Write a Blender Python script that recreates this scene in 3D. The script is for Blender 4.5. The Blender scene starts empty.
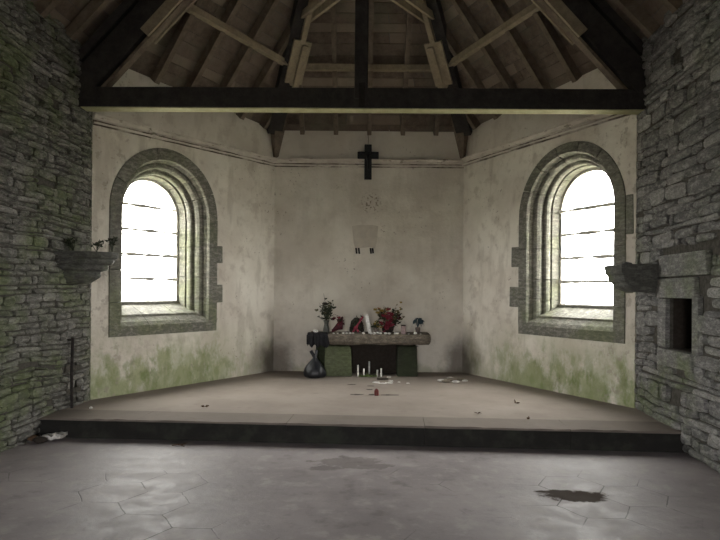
import bpy, bmesh, math, random
from mathutils import Vector, Matrix, noise
from mathutils.geometry import tessellate_polygon
R = random.Random(7)
S = bpy.context.scene
COL = S.collection
V = Vector

# ------------------------------------------------------------------ view
F, CX, HY, EYE, ROLL = 600.0, 360.0, 291.0, 1.55, math.radians(0.45)
cam = bpy.data.cameras.new('camera'); co = bpy.data.objects.new('camera', cam); COL.objects.link(co)
cam.sensor_width = 36; cam.lens = 36*F/720; cam.shift_y = 21/720; cam.clip_start = .05
co.matrix_world = Matrix.Translation((0, 0, EYE)) @ Matrix.Rotation(math.pi/2, 4, 'X') @ Matrix.Rotation(ROLL, 4, 'Z')
S.camera = co

def at(px, py, y=None, z=None):
    """point of the photo's pixel on the plane Y=y or on the level Z=z"""
    mx, my = px-CX, py-HY
    c, s = math.cos(ROLL), math.sin(ROLL)
    dx, dz = (mx*c+my*s)/F, -(-mx*s+my*c)/F
    k = y if y is not None else (z-EYE)/dz
    return V((dx*k, k, EYE+dz*k))

# ------------------------------------------------------------------ nodes
class N:
    def __init__(s, name, rough=.8, spec=.3):
        s.m = bpy.data.materials.new(name); s.m.use_nodes = True
        s.t = s.m.node_tree; s.t.nodes.clear()
        s.out = s.t.nodes.new('ShaderNodeOutputMaterial')
        s.b = s.t.nodes.new('ShaderNodeBsdfPrincipled')
        s.t.links.new(s.b.outputs[0], s.out.inputs[0])
        s.b.inputs['Roughness'].default_value = rough
        s.b.inputs['Specular IOR Level'].default_value = spec
        s.g = s.t.nodes.new('ShaderNodeNewGeometry')
        s.pos = s.g.outputs['Position']
    def L(s, a, b): s.t.links.new(a, b)
    def put(s, inp, v):
        if isinstance(v, bpy.types.NodeSocket): s.L(v, inp)
        elif isinstance(v, (tuple, list)) and len(v) == 3 and inp.type == 'RGBA': inp.default_value = (*v, 1)
        else: inp.default_value = v
    def noise(s, scale=1, vec=None, stretch=None, detail=6, rough=.6, dist=0, off=0):
        v = vec or s.pos
        mp = s.t.nodes.new('ShaderNodeMapping'); s.L(v, mp.inputs[0])
        if stretch: mp.inputs['Scale'].default_value = stretch
        mp.inputs['Location'].default_value = (off, off*1.7, off*.6)
        n = s.t.nodes.new('ShaderNodeTexNoise'); s.L(mp.outputs[0], n.inputs['Vector'])
        n.inputs['Scale'].default_value = scale; n.inputs['Detail'].default_value = detail
        n.inputs['Roughness'].default_value = rough; n.inputs['Distortion'].default_value = dist
        return n.outputs[0]
    def ramp(s, f, a, b, lo=0., hi=1.):
        n = s.t.nodes.new('ShaderNodeMapRange'); n.interpolation_type = 'SMOOTHSTEP'
        s.put(n.inputs[0], f)
        n.inputs[1].default_value = a; n.inputs[2].default_value = b
        n.inputs[3].default_value = lo; n.inputs[4].default_value = hi
        return n.outputs[0]
    def math(s, op, a, b=0., clamp=False):
        n = s.t.nodes.new('ShaderNodeMath'); n.operation = op; n.use_clamp = clamp
        s.put(n.inputs[0], a); s.put(n.inputs[1], b); return n.outputs[0]
    def vm(s, op, a, b=(0, 0, 0)):
        n = s.t.nodes.new('ShaderNodeVectorMath'); n.operation = op
        s.put(n.inputs[0], a); s.put(n.inputs[1], b)
        return n.outputs['Value'] if op in ('DOT_PRODUCT', 'LENGTH', 'DISTANCE') else n.outputs['Vector']
    def mix(s, f, a, b, mode='MIX'):
        n = s.t.nodes.new('ShaderNodeMix'); n.data_type = 'RGBA'; n.blend_type = mode
        s.put(n.inputs[0], f); s.put(n.inputs[6], a); s.put(n.inputs[7], b); return n.outputs[2]
    def xyz(s, v=None):
        n = s.t.nodes.new('ShaderNodeSeparateXYZ'); s.L(v or s.pos, n.inputs[0]); return n.outputs
    def attr(s, name='tint'):
        n = s.t.nodes.new('ShaderNodeAttribute'); n.attribute_name = name; return n.outputs['Fac']
    def col(s, c): s.put(s.b.inputs['Base Color'], c)
    def bump(s, h, strength=.5, dist=.02):
        n = s.t.nodes.new('ShaderNodeBump'); s.L(h, n.inputs['Height'])
        n.inputs['Strength'].default_value = strength; n.inputs['Distance'].default_value = dist
        s.L(n.outputs[0], s.b.inputs['Normal'])

def simple(name, c, rough=.7, spec=.3, var=.35, scale=30, metallic=0):
    n = N(name, rough, spec)
    f = n.noise(scale)
    n.col(n.mix(n.ramp(f, .3, .7), tuple(x*(1-var) for x in c), tuple(min(1, x*(1+var*.6)) for x in c)))
    n.b.inputs['Metallic'].default_value = metallic
    n.bump(f, .3, .004)
    return n.m

def stone_mat(name, a, b, c, moss=(.10, .125, .05), m_lo=.5, m_hi=.75, zfade=None, lichen=.0):
    """rubble: a/b/c = dark, mid, light stone picked by each stone's own tint"""
    n = N(name, .85, .25)
    t = n.attr()
    f = n.noise(11, stretch=(1, 1, 2.6), detail=9, rough=.7); g = n.noise(40, stretch=(1, 1, 2), off=3, detail=8)
    base = n.mix(n.ramp(t, 0, .6), a, b)
    base = n.mix(n.ramp(t, .72, 1), base, c)
    base = n.mix(n.ramp(f, .42, .66), n.mix(.35, base, tuple(x*.4 for x in a)), n.mix(.6, base, c))
    base = n.mix(n.ramp(g, .48, .66, 0, .6), base, tuple(x*.45 for x in a))
    mm = n.ramp(n.noise(1.6, off=9, detail=8), m_lo, m_hi)
    if zfade:
        mm = n.math('MULTIPLY', mm, n.ramp(n.xyz()[2], zfade[0], zfade[1], 1, zfade[2]))
    base = n.mix(n.math('MULTIPLY', mm, .75), base, n.mix(n.ramp(f, .35, .7), moss, tuple(x*1.7 for x in moss)))
    if lichen:
        base = n.mix(n.ramp(n.noise(14, off=21), .62, .7, 0, lichen), base, (.45, .46, .36))
    n.col(base)
    n.bump(n.math('ADD', f, n.math('MULTIPLY', g, .6)), .8, .02)
    return n.m

MAT = {}
MAT['rubble_l'] = stone_mat('slate_rubble', (.12, .116, .103), (.185, .18, .16), (.36, .35, .32), m_lo=.42, m_hi=.68)
MAT['rubble_r'] = stone_mat('granite_rubble', (.15, .147, .142), (.235, .23, .222), (.44, .43, .405), m_lo=.46, m_hi=.72, zfade=(.8, 3.0, .25))
MAT['mortar'] = simple('earth_mortar', (.09, .084, .072), .95, .1)
MAT['packing'] = simple('grey_bedding_mortar', (.09, .088, .078), .95, .1)
MAT['dressed'] = stone_mat('dressed_window_stone', (.15, .146, .122), (.205, .2, .168), (.34, .325, .28), moss=(.12, .13, .075), m_lo=.46, m_hi=.66, zfade=(1.2, 3.6, .55), lichen=.3)
MAT['corbel'] = stone_mat('corbel_stone', (.095, .095, .088), (.115, .115, .105), (.18, .18, .165), moss=(.12, .14, .07), m_lo=.5, m_hi=.75)
MAT['altar'] = stone_mat('altar_stone', (.10, .085, .066), (.16, .135, .105), (.25, .215, .17), moss=(.16, .17, .09), m_lo=.6, m_hi=.8)
MAT['green_block'] = stone_mat('algae_covered_stone', (.11, .12, .075), (.125, .135, .085), (.16, .17, .11), moss=(.075, .09, .045), m_lo=.3, m_hi=.6)
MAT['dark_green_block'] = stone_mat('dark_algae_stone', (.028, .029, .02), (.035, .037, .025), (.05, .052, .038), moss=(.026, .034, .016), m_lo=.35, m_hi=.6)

def plaster(name, moss_top, moss_amt, back=False):
    n = N(name, .9, .15)
    x, y, z = n.xyz()
    big = n.noise(1.1, detail=8); mid = n.noise(5, off=5, detail=8); fine = n.noise(38, off=2)
    c = n.mix(n.ramp(big, .35, .68), (.565, .52, .452), (.705, .67, .595))
    c = n.mix(n.ramp(mid, .50, .68, 0, .22 if back else .5), c, (.38, .33, .275))
    c = n.mix(n.ramp(n.noise(3.2, stretch=(1, 1, .25), off=13, detail=8), .54, .66, 0, .22 if back else .5), c, (.40, .36, .30))
    # weathering of the upper band above the ledge
    c = n.mix(n.math('MULTIPLY', n.ramp(z, 3.55, 3.85), .3), c, (.42, .37, .31))
    # damp, algae rising from the floor in streaks
    st = n.noise(4.5, stretch=(1, 1, .6), off=31, detail=9, rough=.65)
    lvl = n.math('SUBTRACT', st, n.ramp(z, .15, moss_top, 0, .42))
    al = n.ramp(lvl, .30, .52, 0, moss_amt)
    green = n.mix(n.ramp(mid, .35, .65), (.17, .20, .085), (.33, .35, .20))
    al = n.math('MULTIPLY', al, n.ramp(y, 8.6, 9.8, 1, .25 if not back else 1))
    c = n.mix(al, c, green)
    al2 = n.math('MULTIPLY', n.ramp(n.noise(7, stretch=(1, 1, .6), off=44, detail=9), .5, .62), n.ramp(z, .25, moss_top*.8, 1, 0))
    c = n.mix(n.math('MULTIPLY', n.math('MULTIPLY', al2, n.ramp(y, 8.6, 9.8, 1, .3)), .75*moss_amt), c, (.13, .19, .05))
    al3 = n.math('MULTIPLY', n.ramp(n.noise(1.7, off=52, detail=9, rough=.7), .38, .58), n.ramp(z, .35, 1.35, .62, 0))
    if not back: c = n.mix(n.math('MULTIPLY', al3, n.ramp(y, 8.4, 9.7, 1, .35)), c, (.29, .315, .175))
    # thin dark specks and flaking
    sp = n.ramp(n.noise(22, off=61, detail=3), .64, .68, 0, .6)
    sp = n.math('MULTIPLY', sp, n.ramp(n.noise(1.4, off=71), .5, .62))
    c = n.mix(sp, c, (.16, .13, .10))
    if not back:   # patchy flaked limewash by the arrises
        fl = n.math('MULTIPLY', n.ramp(n.noise(9, off=81, detail=8), .56, .62, 0, .6), n.ramp(n.math('ABSOLUTE', x), 2.75, 3.1))
        c = n.mix(fl, c, (.33, .29, .24))
    else:
        d = n.vm('DISTANCE', n.vm('MULTIPLY', n.pos, (1, 0, 1)), (.17, 0, 3.02))
        sp = n.math('MULTIPLY', n.ramp(n.noise(28, off=91, detail=2), .55, .60), n.ramp(d, .10, .22, 1, 0))
        c = n.mix(n.math('MULTIPLY', sp, .7), c, (.17, .13, .10))
    # damp grime in the two corners behind the altar
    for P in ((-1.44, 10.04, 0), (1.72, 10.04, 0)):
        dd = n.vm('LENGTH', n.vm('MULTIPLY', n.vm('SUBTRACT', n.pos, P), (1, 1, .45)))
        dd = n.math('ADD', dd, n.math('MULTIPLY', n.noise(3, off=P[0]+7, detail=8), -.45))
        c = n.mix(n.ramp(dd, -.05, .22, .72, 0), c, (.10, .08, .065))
    n.col(c)
    n.bump(n.math('ADD', n.math('MULTIPLY', big, 2), n.math('ADD', mid, n.math('MULTIPLY', fine, .25))), .55, .03)
    return n.m
MAT['plaster'] = plaster('limewashed_plaster', 1.45, .9)
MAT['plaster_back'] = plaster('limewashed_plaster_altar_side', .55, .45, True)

def wood(name, a, b, rough=.75, tinted=False):
    n = N(name, rough, .25)
    tc = n.t.nodes.new('ShaderNodeTexCoord').outputs['Generated'] if False else n.pos
    f = n.noise(7, stretch=(1.2, 1.2, 1.2), detail=8, rough=.7)
    g = n.noise(60, off=4, detail=4)
    c = n.mix(n.ramp(f, .3, .7), a, b)
    if tinted:
        t = n.attr()
        c = n.mix(n.ramp(t, 0, 1, 0, .7), c, n.mix(t, tuple(x*.42 for x in a), tuple(min(1, x*1.5) for x in b)))
        c = n.mix(n.ramp(n.noise(2.3, off=7), .5, .7, 0, .6), c, (.13, .12, .085))
    c = n.mix(n.ramp(g, .5, .8, 0, .35), c, tuple(x*.5 for x in a))
    n.col(c); n.bump(n.math('ADD', f, g), .4, .006)
    return n.m
MAT['dark_wood'] = wood('creosoted_dark_timber', (.022, .019, .018), (.045, .04, .036))
MAT['rafter'] = wood('brown_rafter_timber', (.10, .077, .057), (.175, .138, .103))
MAT['pale_wood'] = wood('pale_sawn_timber', (.21, .17, .12), (.31, .255, .175))
MAT['boards'] = wood('roof_boards', (.085, .064, .05), (.165, .128, .10), .8, True)
MAT['lit_soffit'] = wood('lit_soffit_wood', (.30, .29, .16), (.42, .40, .25))
MAT['blackwood'] = simple('black_painted_wood', (.012, .013, .014), .6, .3)
MAT['slate'] = simple('roof_slate', (.08, .085, .09))

def floor_mat():
    n = N('hexagonal_paved_floor', .5, .32)
    x, y, z = n.xyz()
    # hexagons with points left and right, 0.5 m across
    W = .46
    cmb = n.t.nodes.new('ShaderNodeCombineXYZ')
    wob = n.noise(3, detail=3)
    wv = n.math('MULTIPLY', n.math('SUBTRACT', wob, .5), .05)
    n.put(cmb.inputs[0], n.math('DIVIDE', n.math('ADD', n.math('ADD', y, 40.03), wv), W))
    n.put(cmb.inputs[1], n.math('DIVIDE', n.math('ADD', n.math('ADD', x, 40.12), wv), W))
    p = cmb.outputs[0]
    r = (1, math.sqrt(3), 1); h = (.5, math.sqrt(3)/2, 0)
    a = n.vm('SUBTRACT', n.vm('MODULO', p, r), h)
    b = n.vm('SUBTRACT', n.vm('MODULO', n.vm('SUBTRACT', p, h), r), h)
    def hd(v):
        q = n.vm('ABSOLUTE', n.vm('MULTIPLY', v, (1, 1, 0)))
        return n.math('MAXIMUM', n.vm('DOT_PRODUCT', q, (.5, math.sqrt(3)/2, 0)), n.xyz(q)[0])
    d = n.math('MINIMUM', hd(a), hd(b))
    line = n.ramp(d, .486, .496)
    vis = n.ramp(n.noise(1.2, off=3.3, detail=4), .56, .66, 0, .5)
    for px, py, ra in ((138, 492, .62), (600, 498, .66), (170, 525, .4)):
        q = at(px, py, z=0)
        vis = n.math('MAXIMUM', vis, n.ramp(n.vm('DISTANCE', n.pos, tuple(q)), ra*.6, ra*1.15, 1, 0))
    line = n.math('MULTIPLY', line, n.math('ADD', n.math('MULTIPLY', vis, .9), .03))
    line = n.math('MULTIPLY', line, n.ramp(n.noise(6, off=8), .3, .5))
    big = n.noise(.8, off=2, detail=8); mid = n.noise(5, off=5, detail=9, rough=.65); fine = n.noise(40, off=1)
    c = n.mix(n.ramp(big, .35, .65), (.26, .232, .234), (.345, .31, .312))
    c = n.mix(n.ramp(mid, .5, .68, 0, .65), c, (.42, .39, .375))
    c = n.mix(n.ramp(mid, .48, .32, 0, .6), c, (.17, .155, .15))
    c = n.mix(n.ramp(fine, .55, .8, 0, .3), c, (.10, .09, .085))
    c = n.mix(n.math('MULTIPLY', line, .95), c, (.035, .03, .028))
    # damp broken patches with their own outlines
    stain = None
    for px, py, sx, sy in ((572, 496, .27, .12), (584, 498, .17, .10), (556, 492, .14, .06), (348, 462, .30, .20), (325, 468, .16, .08), (372, 466, .18, .10)):
        q = at(px, py, z=0)
        dd = n.vm('LENGTH', n.vm('DIVIDE', n.vm('SUBTRACT', n.pos, tuple(q)), (sx, sy, 1)))
        dd = n.math('ADD', dd, n.math('MULTIPLY', n.math('SUBTRACT', n.noise(9, off=px, detail=8), .5), 1.9))
        m = n.ramp(dd, .72, 1.05, 1. if px > 400 else .42, 0)
        stain = m if stain is None else n.math('MAXIMUM', stain, m)
    c = n.mix(stain, c, (.07, .055, .045))
    n.col(c)
    n.put(n.b.inputs['Roughness'], n.math('ADD', n.ramp(mid, .3, .7, .50, .68), n.math('MULTIPLY', stain, .3), True))
    n.put(n.b.inputs['Specular IOR Level'], n.ramp(stain, 0, 1, .32, .08))
    n.bump(n.math('SUBTRACT', n.math('ADD', mid, n.math('MULTIPLY', big, 2)), n.math('MULTIPLY', line, .5)), .3, .02)
    return n.m
MAT['floor'] = floor_mat()

def dusty(name, c1, c2, c3, rough=.75, green=0):
    n = N(name, rough, .3)
    big = n.noise(.9, off=11, detail=8); mid = n.noise(6, off=5, detail=9); fine = n.noise(50, off=1)
    c = n.mix(n.ramp(big, .35, .65), c1, c2)
    c = n.mix(n.ramp(mid, .55, .75, 0, .5), c, c3)
    c = n.mix(n.ramp(fine, .6, .8, 0, .4), c, tuple(x*.4 for x in c1))
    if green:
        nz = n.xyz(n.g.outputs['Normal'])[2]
        side = n.ramp(nz, .2, .8, 1, 0)  # upright faces go near-black: riser shade put into the colour
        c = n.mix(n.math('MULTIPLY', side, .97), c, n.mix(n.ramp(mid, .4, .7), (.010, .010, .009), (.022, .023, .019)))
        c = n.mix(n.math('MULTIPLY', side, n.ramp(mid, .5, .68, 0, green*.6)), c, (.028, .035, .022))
    n.col(c); n.bump(n.math('ADD', big, mid), .35, .015)
    return n.m
MAT['platform'] = dusty('dusty_earthen_paving', (.225, .19, .163), (.285, .245, .212), (.18, .152, .128), .95)
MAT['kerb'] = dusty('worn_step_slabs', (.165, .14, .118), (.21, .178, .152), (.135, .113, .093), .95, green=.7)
MAT['grass'] = simple('dry_meadow_grass', (.30, .29, .22), scale=3)

MAT['iron'] = simple('rusted_iron', (.022, .018, .016), .85)
MAT['lead'] = simple('pale_grey_glazing_bar', (.5, .48, .44), .7)
g = N('old_window_glass', .05, .5)
g.t.nodes.remove(g.b)
tr = g.t.nodes.new('ShaderNodeBsdfTransparent'); gl = g.t.nodes.new('ShaderNodeBsdfGlossy'); gl.inputs['Roughness'].default_value = .1
tl = g.t.nodes.new('ShaderNodeBsdfTranslucent'); tr.inputs[0].default_value = (.94, .95, .92, 1)
m1 = g.t.nodes.new('ShaderNodeMixShader'); m2 = g.t.nodes.new('ShaderNodeMixShader')
g.L(g.ramp(g.noise(6), .55, .75, .04, .35), m1.inputs[0]); g.L(tr.outputs[0], m1.inputs[1]); g.L(tl.outputs[0], m1.inputs[2])
m2.inputs[0].default_value = .06; g.L(m1.outputs[0], m2.inputs[1]); g.L(gl.outputs[0], m2.inputs[2]); g.L(m2.outputs[0], g.out.inputs[0])
MAT['glass'] = g.m
for k, c, r_ in (('white', (.72, .70, .66), .6), ('wax', (.80, .78, .72), .45), ('red', (.15, .012, .022), .7), ('wine', (.07, .014, .02), .7),
              ('pinkred', (.19, .028, .045), .7), ('yellow', (.26, .18, .04), .6), ('orange', (.30, .15, .07), .6), ('leaf', (.035, .042, .024), .7), ('dryleaf', (.12, .11, .055), .8),
              ('black_plastic', (.010, .011, .014), .42), ('cloth', (.012, .012, .014), .9), ('clay', (.13, .105, .09), .8), ('teal', (.03, .055, .065), .5),
              ('redglass', (.09, .01, .008), .35), ('pink', (.26, .19, .185), .6), ('pebble', (.62, .60, .56), .7), ('near_black', (.035, .028, .022), .9),
              ('brownleaf', (.10, .06, .035), .8), ('pale_plaster', (.52, .475, .41), .9), ('glassvase', (.10, .105, .09), .3), ('green', (.12, .17, .05), .7)):
    MAT[k] = simple(k+'_surface', c, r_, .4 if r_ < .5 else .25, var=.25 if k != 'pale_plaster' else .1, scale=30 if k != 'pale_plaster' else 8)

# ------------------------------------------------------------------ objects
def link(o, parent=None):
    COL.objects.link(o)
    if parent: o.parent = parent
    return o
def tag(o, label=None, cat=None, group=None, kind=None):
    if label: o['label'] = label
    if cat: o['category'] = cat
    if group: o['group'] = group
    if kind: o['kind'] = kind
    return o
def thing(name, label, cat, loc=(0, 0, 0), group=None, kind=None):
    o = link(bpy.data.objects.new(name, None)); o.location = loc; o.empty_display_size = .1
    return tag(o, label, cat, group, kind)

class MB:
    """mesh builder in world space with one tint value per face"""
    def __init__(s): s.v = []; s.f = []; s.t = []
    def add(s, vs, fs, tint=.5):
        b = len(s.v); s.v += [V(p) for p in vs]
        s.f += [tuple(b+i for i in f) for f in fs]; s.t += [tint]*len(fs)
    def box(s, c, d, M=None, tint=.5):
        """box of size d centred on c, axes M (3x3)"""
        M = M or Matrix.Identity(3)
        vs = [V(c)+M@V((x*d[0]/2, y*d[1]/2, z*d[2]/2)) for x in (-1, 1) for y in (-1, 1) for z in (-1, 1)]
        s.add(vs, [(0, 1, 3, 2), (4, 6, 7, 5), (0, 4, 5, 1), (2, 3, 7, 6), (0, 2, 6, 4), (1, 5, 7, 3)], tint)
    def bar(s, a, b, w, h, up=(0, 0, 1), off=(0, 0), tint=.5, seg=1, jit=0):
        """squared timber from a to b: w across, h along up"""
        a, b = V(a), V(b); d = (b-a); L = d.length; d.normalize()
        side = d.cross(V(up)).normalized(); upv = side.cross(d).normalized()
        rings = []
        for i in range(seg+1):
            p = a+d*L*i/seg + side*off[0]+upv*off[1]
            jw = w*(1+R.uniform(-jit, jit)); jh = h*(1+R.uniform(-jit, jit))
            rings.append([p+side*x*jw/2+upv*z*jh/2 for x, z in ((-1, -1), (1, -1), (1, 1), (-1, 1))])
        vs = [q for r in rings for q in r]; fs = [(3, 2, 1, 0)]
        for i in range(seg):
            for k in range(4): fs.append((i*4+k, i*4+(k+1) % 4, i*4+4+(k+1) % 4, i*4+4+k))
        n = seg*4; fs.append((n, n+1, n+2, n+3))
        s.add(vs, fs, tint)
    def tube(s, pts, r, n=8, tint=.5, cap=True):
        pts = [V(p) for p in pts]; rs = r if isinstance(r, (list, tuple)) else [r]*len(pts)
        vs = []; fs = []
        for i, p in enumerate(pts):
            d = (pts[min(i+1, len(pts)-1)]-pts[max(i-1, 0)]).normalized()
            a = d.orthogonal().normalized() if i == 0 else (a - d*a.dot(d)).normalized()
            b = d.cross(a)
            vs += [p+(a*math.cos(2*math.pi*k/n)+b*math.sin(2*math.pi*k/n))*rs[i] for k in range(n)]
        for i in range(len(pts)-1):
            for k in range(n): fs.append((i*n+k, i*n+(k+1) % n, i*n+n+(k+1) % n, i*n+n+k))
        if cap: fs += [tuple(range(n-1, -1, -1)), tuple((len(pts)-1)*n+k for k in range(n))]
        s.add(vs, fs, tint)
    def lathe(s, c, prof, n=16, sx=1, sy=1, a0=0, a1=2*math.pi, tint=.5, wob=0):
        full = abs(a1-a0-2*math.pi) < 1e-6; m = n if full else n+1
        vs = []
        w = [1+R.uniform(-wob, wob) for _ in range(m)]
        for r, z in prof:
            vs += [V(c)+V((math.cos(a0+(a1-a0)*k/n)*r*sx*w[k], math.sin(a0+(a1-a0)*k/n)*r*sy*w[k], z)) for k in range(m)]
        fs = []
        for i in range(len(prof)-1):
            for k in range(n):
                k2 = (k+1) % m
                fs.append((i*m+k, i*m+k2, (i+1)*m+k2, (i+1)*m+k))
        fs += [tuple(range(m-1, -1, -1)), tuple((len(prof)-1)*m+k for k in range(m))]
        s.add(vs, fs, tint)
    def blob(s, c, r, sub=1, jit=.15, tint=.5):
        bm = bmesh.new(); bmesh.ops.create_icosphere(bm, subdivisions=sub, radius=1)
        rr = r if isinstance(r, (tuple, list)) else (r, r, r)
        vs = []
        for v in bm.verts:
            q = v.co*(1+R.uniform(-jit, jit)); vs.append(V(c)+V((q.x*rr[0], q.y*rr[1], q.z*rr[2])))
        fs = [tuple(v.index for v in f.verts) for f in bm.faces]; bm.free()
        s.add(vs, fs, tint)
    def leaf(s, p, d, L, w, tint=.5):
        """a bent leaf with thickness"""
        d = V(d).normalized(); a = d.cross(V((R.uniform(-1, 1), R.uniform(-1, 1), R.uniform(-1, 1)))).normalized(); u = a.cross(d)
        p = V(p); th = max(w*.08, .0012)
        top = [p, p+d*L*.4+a*w/2+u*w*.1, p+d*L*.45+u*w*.2, p+d*L*.4-a*w/2+u*w*.1, p+d*L]
        bot = [q-u*th for q in top]
        s.add(top+bot, [(0, 2, 1), (0, 3, 2), (1, 2, 4), (2, 3, 4), (5, 6, 7), (5, 7, 8), (6, 9, 7), (7, 9, 8), (0, 1, 6, 5), (1, 4, 9, 6), (4, 3, 8, 9), (3, 0, 5, 8)], tint)
    def plate(s, outer, holes, f3, d0, d1, tint=.5):
        """2D outline with holes, thickness d0..d1, f3(u,v,d)->3D"""
        loops = [outer]+holes
        tris = tessellate_polygon([[V((p[0], p[1], 0)) for p in l] for l in loops])
        flat = [p for l in loops for p in l]; n = len(flat)
        vs = [f3(p[0], p[1], d0) for p in flat]+[f3(p[0], p[1], d1) for p in flat]
        fs = [tuple(t) for t in tris]+[tuple(n+i for i in reversed(t)) for t in tris]
        b = 0
        for l in loops:
            for i in range(len(l)):
                j = (i+1) % len(l); fs.append((b+i, b+j, n+b+j, n+b+i))
            b += len(l)
        s.add(vs, fs, tint)
    def build(s, name, mat, parent=None, bevel=0, smooth=False, origin=None, sub=0):
        me = bpy.data.meshes.new(name)
        if parent is not None:
            o0 = parent.matrix_basis.translation.copy()
            if parent.parent: o0 += parent.parent.matrix_basis.translation
            if origin is None: origin = o0
            rel = V(origin)-o0
        else:
            if origin is None: origin = V((0, 0, 0))
            rel = V(origin)
        me.from_pydata([v-V(origin) for v in s.v], [], s.f)
        bm = bmesh.new(); bm.from_mesh(me); bmesh.ops.recalc_face_normals(bm, faces=bm.faces[:]); bm.to_mesh(me); bm.free()
        at_ = me.attributes.new('tint', 'FLOAT', 'FACE')
        for i, t in enumerate(s.t): at_.data[i].value = t
        me.materials.append(MAT[mat] if isinstance(mat, str) else mat)
        o = bpy.data.objects.new(name, me); link(o, parent); o.location = rel
        if bevel:
            m = o.modifiers.new('bevel', 'BEVEL'); m.width = bevel; m.segments = 2; m.limit_method = 'ANGLE'
        if sub:
            m = o.modifiers.new('sub', 'SUBSURF'); m.levels = sub; m.render_levels = sub
        if smooth:
            for p in me.polygons: p.use_smooth = True
        return o

def struct(o): o['kind'] = 'structure'; return o

# ------------------------------------------------------------------ the plan of the chapel
NAX = .06                                   # the nave leans a little to the left of the view
L0, B1, B2, R0 = V((-3.27, 7.30, 0)), V((-1.44, 10.04, 0)), V((1.72, 10.04, 0)), V((3.23, 7.04, 0))
def nl(y): return -3.27-(7.30-y)*NAX
def nr(y): return 3.23-(7.04-y)*NAX
YW = -3.2                                   # west gable
CH = .20                                    # chancel floor height
EV = 4.23                                   # eaves
AP = V((0.0, 6.97, 7.80))                   # where apse roof meets the ridge
A2 = V((nl(YW)/2+nr(YW)/2, YW, 7.80))

def frame(P, Q, up=(0, 0, 1)):
    """(s, z, d): along the wall, up, outward (away from the room)"""
    u = (Q-P).normalized(); n = V((-u.y, u.x, 0))
    ctr = V((0, 6, 0))
    if (ctr-P).dot(n) > 0: n = -n
    return lambda s, z, d: P+u*s+n*d+V((0, 0, z))

# ---- floors
b = MB(); b.box((-.2, 2.2, -.15), (8.4, 12, .3)); struct(b.build('floor', 'floor'))
b = MB(); b.box((0, 5, -.45), (160, 160, .1)); struct(b.build('ground', 'grass'))
KL, KR = V((nl(6.26)-.02, 6.26, 0)), V((nr(5.84)+.02, 5.84, 0))
kd = (KR-KL).normalized(); kn = V((-kd.y, kd.x, 0))
KB = .45
b = MB()
outl = [KL+kn*(KB+.004), KR+kn*(KB+.004), R0+V((.02, 0, 0)), B2+V((.01, .02, 0)), B1+V((-.01, .02, 0)), L0+V((-.02, 0, 0))]
b.plate([(p.x, p.y) for p in outl], [], lambda x, y, d: V((x, y, d)), 0.0, CH)
struct(b.build('chancel_platform', 'platform'))
b = MB(); LK = (KR-KL).length
cuts = [0, 1.05, 2.62, 4.02, 5.45, LK]
for i in range(len(cuts)-1):
    a, c = cuts[i]+.0015, cuts[i+1]-.0015
    n_ = 10; vs = []
    for k in range(n_+1):
        t = a+(c-a)*k/n_
        e = R.uniform(-.006, .006); e2 = R.uniform(-.005, .003)
        base = KL+kd*t
        vs += [base+kn*e, base+kn*e+V((0, 0, CH-.018)), base+kn*(.016+e)+V((0, 0, CH+e2)), base+kn*KB+V((0, 0, CH+.002)), base+kn*KB]
    fs = [(0, 1, 2, 3, 4), tuple(n_*5+q for q in (4, 3, 2, 1, 0))]
    for k in range(n_):
        for q in range(5): fs.append((k*5+q, k*5+(q+1) % 5, k*5+5+(q+1) % 5, k*5+5+q))
    b.add(vs, fs)
struct(b.build('chancel_step', 'kerb'))

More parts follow.
